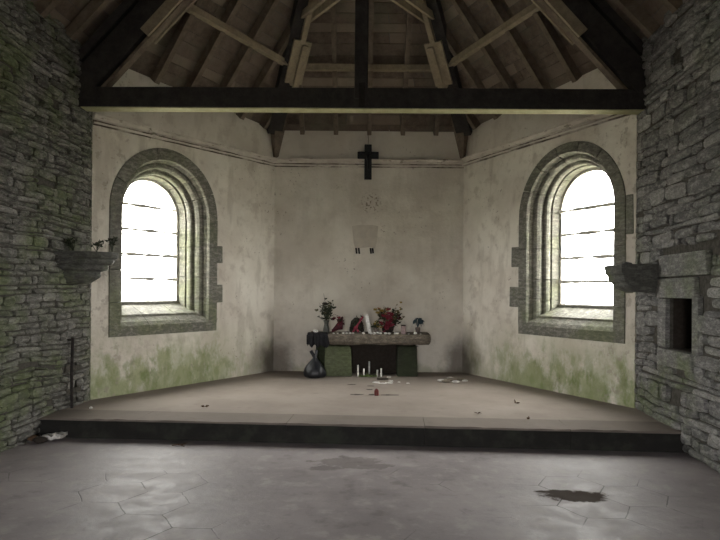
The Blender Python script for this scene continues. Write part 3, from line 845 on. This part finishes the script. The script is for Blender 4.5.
for z, dpt, hw in lev:
    vs += [c+rx*hw-nx*.03+V((0, 0, z)), c+rx*hw*.95+nx*dpt*.93+V((0, 0, z)), c+rx*hw*.7+nx*dpt+V((0, 0, z)), c-rx*hw*.7+nx*dpt+V((0, 0, z)), c-rx*hw*.95+nx*dpt*.93+V((0, 0, z)), c-rx*hw-nx*.03+V((0, 0, z))]
m = 6
for i in range(len(lev)-1):
    for k in range(m): fs.append((i*m+k, i*m+(k+1) % m, (i+1)*m+(k+1) % m, (i+1)*m+k))
fs += [tuple(range(m-1, -1, -1)), tuple((len(lev)-1)*m+k for k in range(m))]
b.add(vs, fs); b.build('corbel', 'corbel', t, bevel=.006)
b = MB(); b.blob(c+nx*.30+rx*.1+V((0, 0, 1.87)), (.06, .05, .02), 1, .25); b.build('loose_mortar', 'corbel', t)

# ------------------------------------------------------------------ altar
SX0, SX1, SY0, SY1, SZ0, SZ1 = -.80, 1.12, 9.38, 9.97, .69, .875
altar = thing('stone_altar', 'rough granite altar slab on mossy upright stones against the end wall', 'altar', (.15, 9.65, CH))
b = MB(); n_ = 26; rings = []
for i in range(n_+1):
    x = SX0+(SX1-SX0)*i/n_; u = i/n_
    q = lambda k: noise.noise(V((x*3.2, k*2.1, 4)))*.03
    end = max(0, (u-.93)/.07)
    end2 = max(0, (.04-u)/.04)
    dz = .05*end**2+.02*end2
    fr_ = SY0+.06*end**2+q(1)
    rings.append([V((x, fr_+.03, SZ0+q(2)*1.3+dz+.02)), V((x, fr_, SZ0+.05+q(3)+dz)), V((x, fr_-.008, SZ1-.06+q(4)*.7)), V((x, fr_+.02, SZ1-.006+q(5)*.2-dz*.4)), V((x, (SY0+SY1)/2, SZ1)), V((x, SY1, SZ1)), V((x, SY1, SZ0)), V((x, (SY0+SY1)/2, SZ0))])
m = 8; vs = [q for r_ in rings for q in r_]
fs = [tuple(range(m)), tuple(n_*m+k for k in range(m-1, -1, -1))]
for i in range(n_):
    for k in range(m): fs.append((i*m+k, i*m+(k+1) % m, (i+1)*m+(k+1) % m, (i+1)*m+k))
b.add(vs, fs, .6); b.build('altar_slab', 'altar', altar)
def upright(name, x0, x1, y0, y1, mat, top=SZ0-.005, rnd=.05, jit=.008):
    b = MB(); prof = []
    n2 = 6
    prof = [(x0, CH), (x0-.004, CH+.2)]
    prof += [(x0+.02-.02*math.cos(a), top-.02+.02*math.sin(a)) for a in (0, math.pi/2)]
    prof += [(x1-rnd+rnd*math.sin(a), top-rnd+rnd*math.cos(a)) for a in [math.pi/2*k/n2 for k in range(n2+1)]]
    prof += [(x1+.012, CH+.2), (x1+.018, CH)]
    b.plate(prof, [], lambda x, z, d: V((x, d, z)), y0, y1, .5)
    o = b.build(name, mat, altar, bevel=.012); return o
upright('altar_support', -.545, -.135, 9.45, 9.62, 'green_block', rnd=.07)['label'] = 'bright green algae-covered upright block'
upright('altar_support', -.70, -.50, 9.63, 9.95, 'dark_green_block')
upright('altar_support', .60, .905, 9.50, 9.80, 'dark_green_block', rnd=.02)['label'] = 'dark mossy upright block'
b = MB(); b.box((.03, 9.90, (CH+SZ0)/2), (1.3, .10, SZ0-CH-.02)); b.build('under_altar_shade', 'near_black', altar)  # dark panel standing in for the shade under the slab

# black cloth over the slab's left end
b = MB(); n_ = 12; top = []
for j in range(9):
    row = []
    for i in range(n_+1):
        x = SX0-.015+.30*i/n_
        if i > 9: x += .006*j
        wv = .006*math.sin(i*2.1)+.004*math.sin(i*5)
        if j < 3: p = V((x, SY0+.20-.085*j, SZ1+.012))
        elif j == 3: p = V((x, SY0-.012+wv, SZ1+.004))
        else: p = V((x, SY0-.03+wv*1.5, SZ1-.038*(j-3)+.006*math.sin(i*1.7)*(j-3)))
        row.append(p)
    top.append(row)
vs = [p for r_ in top for p in r_]; w_ = n_+1
fs = [(j*w_+i, j*w_+i+1, (j+1)*w_+i+1, (j+1)*w_+i) for j in range(8) for i in range(n_)]
b.add(vs, fs); b.bar((SX0-.02, SY0+.12, SZ1-.02), (SX0-.02, SY0+.12, SZ0+.02), .02, .24, up=(0, 1, 0))
o = b.build('altar_cloth', 'cloth'); mo = o.modifiers.new('s', 'SOLIDIFY'); mo.thickness = .006
tag(o, 'black cloth folded over the left end of the stone altar', 'cloth')

TOP = SZ1
def px_x(px, y): return (px-CX)/F*y
def blossoms(parent, c, spread, n, mats, size=.028, hz=1.):
    for k in range(n):
        p = V(c)+V((R.gauss(0, spread[0]), R.gauss(0, spread[1]), R.gauss(0, spread[2])))
        b = MB(); r_ = size*R.uniform(.8, 1.25)
        for q in range(9):
            a = q*2.4; d = V((math.cos(a), math.sin(a)*.8-.35, .5+R.uniform(-.5, .5)))
            b.leaf(p, d, r_*1.25, r_*.9)
        b.blob(p, r_*.45, 1, .2)
        b.build('blossom', R.choice(mats), parent)
def greens(parent, base, c, spread, n, mat='leaf', L=.07, w=.025, stem=.004):
    b = MB()
    for k in range(n):
        e = V(c)+V((R.uniform(-1, 1)*spread[0], R.uniform(-1, 1)*spread[1], R.uniform(-1, 1)*spread[2]))
        mid = (V(base)+e)/2+V((0, 0, .03))
        b.tube([V(base), mid, e], [stem, stem*.8, stem*.4], 4)
        for q in range(6):
            s = V(base).lerp(e, R.uniform(.55, 1.0))
            b.leaf(s, (R.uniform(-1, 1), R.uniform(-1, .6), R.uniform(-.3, 1)), L*R.uniform(.5, 1), w*R.uniform(.6, 1))
    return b.build('foliage', mat, parent)

# vase of dark flowers at the left
x = px_x(326.5, 9.66); y = 9.66
t = thing('flower_vase', 'slender grey vase of tall dark dried flowers at the left of the altar', 'flower vase', (x, y, TOP))
b = MB(); b.lathe((x, y, TOP), [(.045, 0), (.055, .02), (.05, .06), (.035, .13), (.038, .17), (.052, .20), (.045, .20), (.03, .16)], 14); b.build('vase', 'glassvase', t, smooth=True)
greens(t, (x, y, TOP+.17), (x, y, TOP+.38), (.13, .07, .15), 34, 'leaf', .06, .03)
blossoms(t, (x-.01, y-.03, TOP+.40), (.065, .03, .085), 12, ['leaf', 'near_black', 'dryleaf'], .026)
b = MB(); b.tube([(x, y, TOP+.15), (x-.01, y, TOP+.42), (x-.045, y, TOP+.63)], .003, 4); b.tube([(x, y, TOP+.2), (x+.13, y-.02, TOP+.3), (x+.22, y-.03, TOP+.26)], .003, 4); b.build('stem', 'leaf', t)

# two wrapped bouquets lying on the altar
def lying(px0, px1, label, mats, tilt, hgt, y=9.62):
    x0, x1 = px_x(px0, y), px_x(px1, y); xc = (x0+x1)/2
    t = thing('lying_bouquet', label, 'bouquet', (xc, y, TOP))
    b = MB(); w = abs(x1-x0); n = 14
    rings_ = []
    for i in range(9):
        u = i/8
        cx = x0+(x1-x0)*u; rr = .02+.075*u if tilt > 0 else .095-.075*u
        cz = TOP+rr+.01+(hgt*u if tilt > 0 else hgt*(1-u))
        rings_.append((V((cx, y, cz)), rr))
    vs = []
    for i, (p, rr) in enumerate(rings_):
        for k in range(n):
            a = 2*math.pi*k/n; q = 1+.18*math.sin(k*3+i*.3)
            vs.append(p+V((0, math.cos(a)*rr*q, math.sin(a)*rr*q)))
    fs = [(i*n+k, i*n+(k+1) % n, (i+1)*n+(k+1) % n, (i+1)*n+k) for i in range(8) for k in range(n)]+[tuple(range(n-1, -1, -1)), tuple(8*n+k for k in range(n))]
    b.add(vs, fs); b.build('wrapping', mats[0], t)
    ce = rings_[-1][0] if tilt > 0 else rings_[0][0]
    greens(t, rings_[4][0], ce+V((-.03, -.02, .03)), (.04, .05, .06), 12, 'leaf', .05, .03)
    blossoms(t, ce+V((-.06, -.05, .02)), (.04, .02, .035), 9, mats[1:], .028)
    return t
lying(332, 343, 'lying bouquet in dull wine wrapping next to the dried flower vase', ['wine', 'wine', 'pinkred', 'leaf'], 1, .06)
t2 = thing('ribbon_bouquet', 'dark wreath tied with a crimson ribbon, left of the white plaque', 'bouquet', (px_x(357, 9.58), 9.58, TOP))
x = px_x(357, 9.58)
b = MB()
for k in range(16):
    a = math.pi*k/15; p = V((x+.09*math.cos(a), 9.60, TOP+.05+.17*math.sin(a)))
    b.blob(p, (.035, .035, .035), 1, .25)
b.blob((x, 9.61, TOP+.12), (.11, .03, .10), 2, .1)
b.build('wreath', 'near_black', t2)
greens(t2, (x, 9.58, TOP+.05), (x, 9.56, TOP+.19), (.10, .03, .10), 12, 'leaf', .06, .025)
b = MB()
b.bar((x-.01, 9.535, TOP+.10), (x+.10, 9.54, TOP+.27), .006, .028, up=(-1, 0, 1))
b.bar((x-.01, 9.53, TOP+.09), (x+.03, 9.525, TOP+.02), .006, .03, up=(1, 0, 1)); b.bar((x-.02, 9.53, TOP+.09), (x-.06, 9.525, TOP+.02), .006, .03, up=(1, 0, 1))
b.blob((x-.01, 9.525, TOP+.10), (.038, .022, .034), 1, .3); b.build('ribbon', 'pinkred', t2)

# white plaque
x = px_x(367.5, 9.6)
b = MB(); n = 16; pts = [(-.028, 0), (.028, 0)]+[(.028*math.cos(a)*1, .26+.05*math.sin(a)) for a in [math.pi*k/n for k in range(n+1)]]
tilt = Matrix.Rotation(math.radians(-9), 3, 'Y') @ Matrix.Rotation(math.radians(-8), 3, 'X')
o_ = V((x+.045, 9.52, TOP)); M_ = Matrix.Rotation(math.radians(-11), 3, 'Y')
b.plate(pts, [], lambda u_, z_, d_: o_+M_@V((u_, d_, z_))+V((0, 0, .004)), 0, .018)
tag(b.build('plaque', 'white', origin=o_, bevel=.003), 'narrow round-topped white plaque leaning left in the middle of the altar', 'plaque')

# yellow flowers pot and large mixed bouquet
x = px_x(376.5, 9.56)
t = thing('flower_pot', 'small clay pot of yellow flowers right of the white plaque', 'potted flowers', (x, 9.50, TOP))
b = MB(); b.lathe((x, 9.50, TOP), [(.03, 0), (.042, .07), (.046, .07), (.046, .085), (.036, .085)], 12); b.build('pot', 'clay', t)
greens(t, (x, 9.50, TOP+.08), (x, 9.49, TOP+.13), (.06, .03, .04), 8); blossoms(t, (x, 9.47, TOP+.13), (.035, .015, .025), 9, ['yellow'], .02)
x = px_x(388, 9.66)
t = thing('flower_arrangement', 'largest arrangement on the altar, crimson flowers with yellow and orange ones above', 'flower arrangement', (x, 9.68, TOP))
b = MB(); b.lathe((x, 9.68, TOP), [(.06, 0), (.09, .04), (.10, .10), (.085, .10), (.06, .06)], 14); b.build('bowl', 'near_black', t)
greens(t, (x+.02, 9.70, TOP+.08), (x+.02, 9.70, TOP+.25), (.19, .06, .16), 40, 'leaf', .08, .035)
greens(t, (x, 9.70, TOP+.08), (x+.02, 9.70, TOP+.36), (.22, .05, .14), 22, 'dryleaf', .05, .02)
blossoms(t, (x+.0, 9.59, TOP+.15), (.05, .02, .06), 20, ['red', 'pinkred'], .034)
blossoms(t, (x+.03, 9.60, TOP+.27), (.03, .02, .045), 9, ['red', 'pinkred'], .03)
blossoms(t, (x-.08, 9.64, TOP+.36), (.06, .02, .03), 12, ['yellow', 'orange', 'dryleaf'], .026)
blossoms(t, (x+.17, 9.68, TOP+.36), (.035, .02, .07), 12, ['dryleaf', 'yellow'], .02)
blossoms(t, (x+.20, 9.64, TOP+.24), (.05, .02, .04), 9, ['wine', 'dryleaf'], .024)
x = px_x(403.5, 9.5)
t = thing('votive_jar', 'pale pink votive jar with dark rim in front of the crimson flowers', 'votive jar', (x, 9.48, TOP))
b = MB(); b.lathe((x, 9.48, TOP), [(.036, 0), (.038, .01), (.038, .125), (.034, .13)], 14); b.build('jar', 'pink', t, smooth=False)
b = MB(); b.lathe((x, 9.48, TOP+.128), [(.039, 0), (.039, .018), (.03, .018)], 14); b.build('rim', 'near_black', t)
x = px_x(418, 9.62)
t = thing('potted_plant', 'small drooping dark plant in pale pot at the right of the altar', 'potted plant', (x, 9.62, TOP))
b = MB(); b.lathe((x, 9.62, TOP), [(.035, 0), (.04, .09), (.036, .10), (.03, .10)], 12); b.build('pot', 'clay', t)
b = MB()
for k in range(22):
    a = R.uniform(0, 6.28); r_ = R.uniform(.05, .12)
    p0 = V((x, 9.62, TOP+.08)); p1 = V((x+math.cos(a)*r_*.5, 9.62+math.sin(a)*r_*.4, TOP+.23)); p2 = V((x+math.cos(a)*r_, 9.62+math.sin(a)*r_*.7, TOP+R.uniform(.10, .2)))
    b.tube([p0, p1, p2], [.003, .004, .002], 4); b.leaf(p1, p2-p1, .09, .03); b.leaf(p1, (R.uniform(-1, 1), -1, .5), .05, .03)
b.build('foliage', 'teal', t)

# small white pebbles, tealights along the altar edge
names = []
for i, (px, r_, py) in enumerate(((316, .035, 9.5), (334, .014, 9.43), (338, .012, 9.44), (343.5, .017, 9.43), (347, .016, 9.45), (350.5, .018, 9.42), (353.5, .015, 9.44), (364, .02, 9.43), (371.5, .018, 9.44), (374.5, .022, 9.43), (378, .026, 9.44), (381, .02, 9.42), (386, .022, 9.43), (389.5, .02, 9.42), (395.5, .02, 9.43), (397.5, .024, 9.44), (409, .014, 9.43), (415.5, .026, 9.44), (421, .012, 9.45))):
    r_ *= 1.25; py -= .015; x = px_x(px, py); b = MB(); b.blob((x, py, TOP+r_*.55), (r_, r_*.8, r_*.6), 2, .12)
    o = b.build('white_pebble', 'pebble', origin=(x, py, TOP))
    tag(o, 'small white pebble in the row along the front edge of the altar top', 'pebble', 'white pebbles on the altar')
    if i == 0: o['label'] = 'largest white pebble, on the black cloth at the altar left end'; del o['group']; o.location.z += .012
    if i == 9: o['label'] = 'white lumpy stone at the foot of the yellow flower pot'; del o['group']

# black bag
x = px_x(315.5, 9.35)
t = thing('plastic_bag', 'black plastic bag tied at the top on the floor left of the altar', 'bag', (x, 9.32, CH))
b = MB(); n = 20; prof = [(.10, 0), (.17, .012), (.185, .07), (.165, .14), (.12, .21), (.06, .27), (.028, .31), (.03, .33)]
vs = []
for i, (r_, z) in enumerate(prof):
    for k in range(n):
        a = 2*math.pi*k/n; q = 1+.10*noise.noise(V((math.cos(a)*2.5, math.sin(a)*2.5, z*9)))*2+.04*math.sin(k*4+i)
        vs.append(V((x+math.cos(a)*r_*q, 9.30+math.sin(a)*r_*q*.8, CH+z)))
fs = [(i*n+k, i*n+(k+1) % n, (i+1)*n+(k+1) % n, (i+1)*n+k) for i in range(len(prof)-1) for k in range(n)]+[tuple(range(n-1, -1, -1)), tuple((len(prof)-1)*n+k for k in range(n))]
b.add(vs, fs); b.build('bag_body', 'black_plastic', t, smooth=True, sub=1)
b = MB(); b.bar((x, 9.30, CH+.31), (x-.06, 9.28, CH+.42), .02, .05); b.build('handle', 'black_plastic', t)
b = MB(); b.bar((x+.01, 9.30, CH+.31), (x+.03, 9.30, CH+.43), .02, .04); b.build('handle', 'black_plastic', t)

# candles under the altar
lab = ['tallest white candle beside the green block under the altar', 'short thin white candle, second from the left under the altar', 'white candle set back in the shadow under the altar', 'white candle left of the rightmost one under the altar', 'rightmost white candle under the altar']
for i, (px, yy, hh) in enumerate(((358.6, 9.50, .175), (364.5, 9.50, .12), (369.8, 9.80, .20), (378, 9.50, .10), (381.8, 9.46, .13))):
    x = px_x(px, yy)
    t = thing('candle', lab[i], 'candle', (x, yy, CH))
    b = MB(); b.lathe((x, yy, CH), [(.014, 0), (.014, hh), (.009, hh+.004)], 10); b.build('wax_stick', 'wax', t, smooth=False)
    b = MB(); b.tube([(x, yy, CH+hh), (x+.002, yy, CH+hh+.018)], .002, 5); b.build('wick', 'near_black', t)
# red candle on the platform
q = at(376.5, 395.5, z=CH)
t = thing('votive_candle', 'small dark red glass votive candle alone on the platform before the altar', 'votive candle', q)
b = MB(); b.lathe(q, [(.026, 0), (.03, .01), (.030, .06), (.022, .08), (.018, .083)], 14); b.build('glass_cup', 'redglass', t)
b = MB(); b.lathe(q+V((0, 0, .08)), [(.016, 0), (.012, .01)], 10); b.build('cap', 'redglass', t)

def disc(name, px, py, sx, sy, mat, label, cat, h=.004, lvl=CH, n=14, wob=.3, group=None):
    q = at(px, py, z=lvl); b = MB(); b.lathe(q, [(1, .0), (.93, h)], n, sx, sy, wob=wob)
    o = b.build(name, mat, origin=q); tag(o, label, cat, group); return o
for px, py, sx, sy, l in ((352, 384.5, .065, .03, 'thin dark burn mark on the platform just in front of the green block'), (357, 394.5, .085, .035, 'dark stain on the platform left of the red votive candle'), (370.5, 386, .05, .025, 'faint small stain just behind the red candle'),
                        (369.5, 389.5, .05, .035, 'middle dark mark close left of the red candle, one of three'), (371.5, 394.5, .05, .035, 'dark stain touching the left foot of the red candle'), (389, 395, .11, .04, 'longest dark stain, right of the red candle on the platform')):
    disc('floor_stain', px, py, sx, sy, 'near_black', l, 'stain', .0015)
disc('dish', 382.5, 379.5, .09, .07, 'near_black', 'dark flat dish on the floor in front of the candles', 'dish', .018, wob=.05)
for i, (px, py, sx, sy, hh) in enumerate(((377, 382.8, .05, .04, .012), (382.5, 383.6, .06, .03, .01), (388, 383.2, .055, .03, .012), (391, 381.5, .03, .03, .014), (399, 382.5, .02, .015, .012), (389, 377.5, .03, .02, .015), (408, 383.5, .018, .012, .008))):
    disc('plaster_crumb', px, py, sx, sy, 'white', 'white crumb in the scatter beside the dark dish in front of the altar', 'debris', hh, wob=.4, group='white crumbs before the altar')
q = at(368, 377, z=CH); b = MB()
for k in range(34):
    a = R.uniform(0, 6.28); p = q+V((R.uniform(-.13, .13), R.uniform(-.05, .05), R.uniform(.002, .02)))
    b.leaf(p, (math.cos(a), math.sin(a), R.uniform(0, .6)), R.uniform(.04, .08), .02)
b.tube([q+V((-.16, 0, .006)), q+V((0, .02, .02)), q+V((.14, -.02, .01))], .004, 5)
b.tube([q+V((-.02, 0, .006)), q+V((0, 0, .06)), q+V((.01, -.01, .10))], .003, 5)
tag(b.build('plant_cutting', 'green', origin=q), 'wilted green cutting lying on the floor among the candles', 'plant cutting')
# heap of flat stones right of the altar
for i, (px, py, s, mt) in enumerate(((441, 381.5, .06, 'pebble'), (446, 382.5, .07, 'altar'), (451.5, 381, .075, 'altar'), (456, 382.8, .06, 'pebble'), (460, 380.5, .07, 'altar'), (465, 381.5, .045, 'pebble'), (450, 378.6, .05, 'pebble'))):
    q = at(px, py, z=CH); b = MB(); b.blob(q+V((0, 0, s*.28)), (s, s*.7, s*.32), 2, .12, R.random())
    tag(b.build('loose_stone', mt, origin=q), 'flat %s stone, %s in the little heap right of the altar' % ('pale' if mt == 'pebble' else 'brownish', ['leftmost', 'second from the left', 'front middle', 'right of the middle', 'second from the right', 'rightmost', 'rearmost'][i]), 'stone')
# leaves and crumbs on the platform
for i, (px, py, l) in enumerate(((516, 403.5, 'dark curled leaf on the right half of the platform'), (527, 419.5, 'brown leaf on the step edge right of centre'), (205, 407, 'brown leaf on the platform in front of the left window'), (478, 414, 'pale twig-like leaf on the step top right of centre'))):
    q = at(px, py, z=CH)
    b = MB()
    for k in range(3): b.leaf(q+V((0, 0, .006)), (R.uniform(-1, 1), R.uniform(-.5, .5), .15), .05, .028)
    tag(b.build('dry_leaf', 'brownleaf', origin=q), l, 'leaf')
q = at(91, 409, z=CH); b = MB(); b.blob(q+V((0, 0, .014)), (.022, .02, .016), 1, .1); tag(b.build('white_pebble', 'pebble', origin=q), 'single white pebble on the platform by the left wall corner', 'pebble')
# rubbish at the foot of the step
q = at(52, 440, z=0); b = MB(); n = 9; vs = []
for j in range(n):
    for i in range(n):
        u, w = i/(n-1)-.5, j/(n-1)-.5
        vs.append(q+V((u*.24+.02*noise.noise(V((i, j, 1))), w*.16, .03+.045*abs(noise.noise(V((i*.6, j*.6, 2))))+.025*(u+.5))))
fs = [(j*n+i, j*n+i+1, (j+1)*n+i+1, (j+1)*n+i) for j in range(n-1) for i in range(n-1)]
b.add(vs, fs); o = b.build('paper_scrap', 'pebble', origin=q); mo = o.modifiers.new('s', 'SOLIDIFY'); mo.thickness = .03
tag(o, 'crumpled pale paper scrap on the floor at the left end of the step', 'paper')
for i, (px, py, s, mt, l) in enumerate(((129, 437.5, .05, 'near_black', 'black lump of rubbish at the foot of the step'), (134, 438, .03, 'pebble', 'small pale stone next to the black lump by the step'), (40, 443, .07, 'near_black', 'dark clod in front of the crumpled paper by the left wall'), (33, 441, .06, 'brownleaf', 'brown clod nearest the left wall at the step end'))):
    q = at(px, py, z=0); b = MB(); b.blob(q+V((0, 0, s*.45)), (s, s*.8, s*.5), 2, .15)
    tag(b.build('floor_debris', mt, origin=q), l, 'debris')
q = at(178, 446, z=0); b = MB(); b.tube([q+V((-.06, 0, .006)), q+V((0, .02, .012)), q+V((.07, -.03, .006))], .005, 5); b.leaf(q+V((0, 0, .008)), (1, .3, .2), .09, .04)
tag(b.build('twig', 'brownleaf', origin=q), 'small twig with a leaf on the front floor below the step', 'twig')

# ------------------------------------------------------------------ light: an overcast sky through two windows and the open door
w = bpy.data.worlds.new('overcast_sky'); S.world = w; w.use_nodes = True
nt = w.node_tree; bg = nt.nodes['Background']
bg.inputs[0].default_value = (1.0, .975, .985, 1); bg.inputs[1].default_value = 1.0
S.cycles.use_denoising = True
S.cycles.max_bounces = 12; S.cycles.diffuse_bounces = 8; S.cycles.glossy_bounces = 4; S.cycles.transparent_max_bounces = 8
S.cycles.sample_clamp_indirect = 6
S.view_settings.view_transform = 'Standard'; S.view_settings.look = 'None'; S.view_settings.gamma = 1
S.view_settings.use_curve_mapping = False
S.view_settings.exposure = 5.5
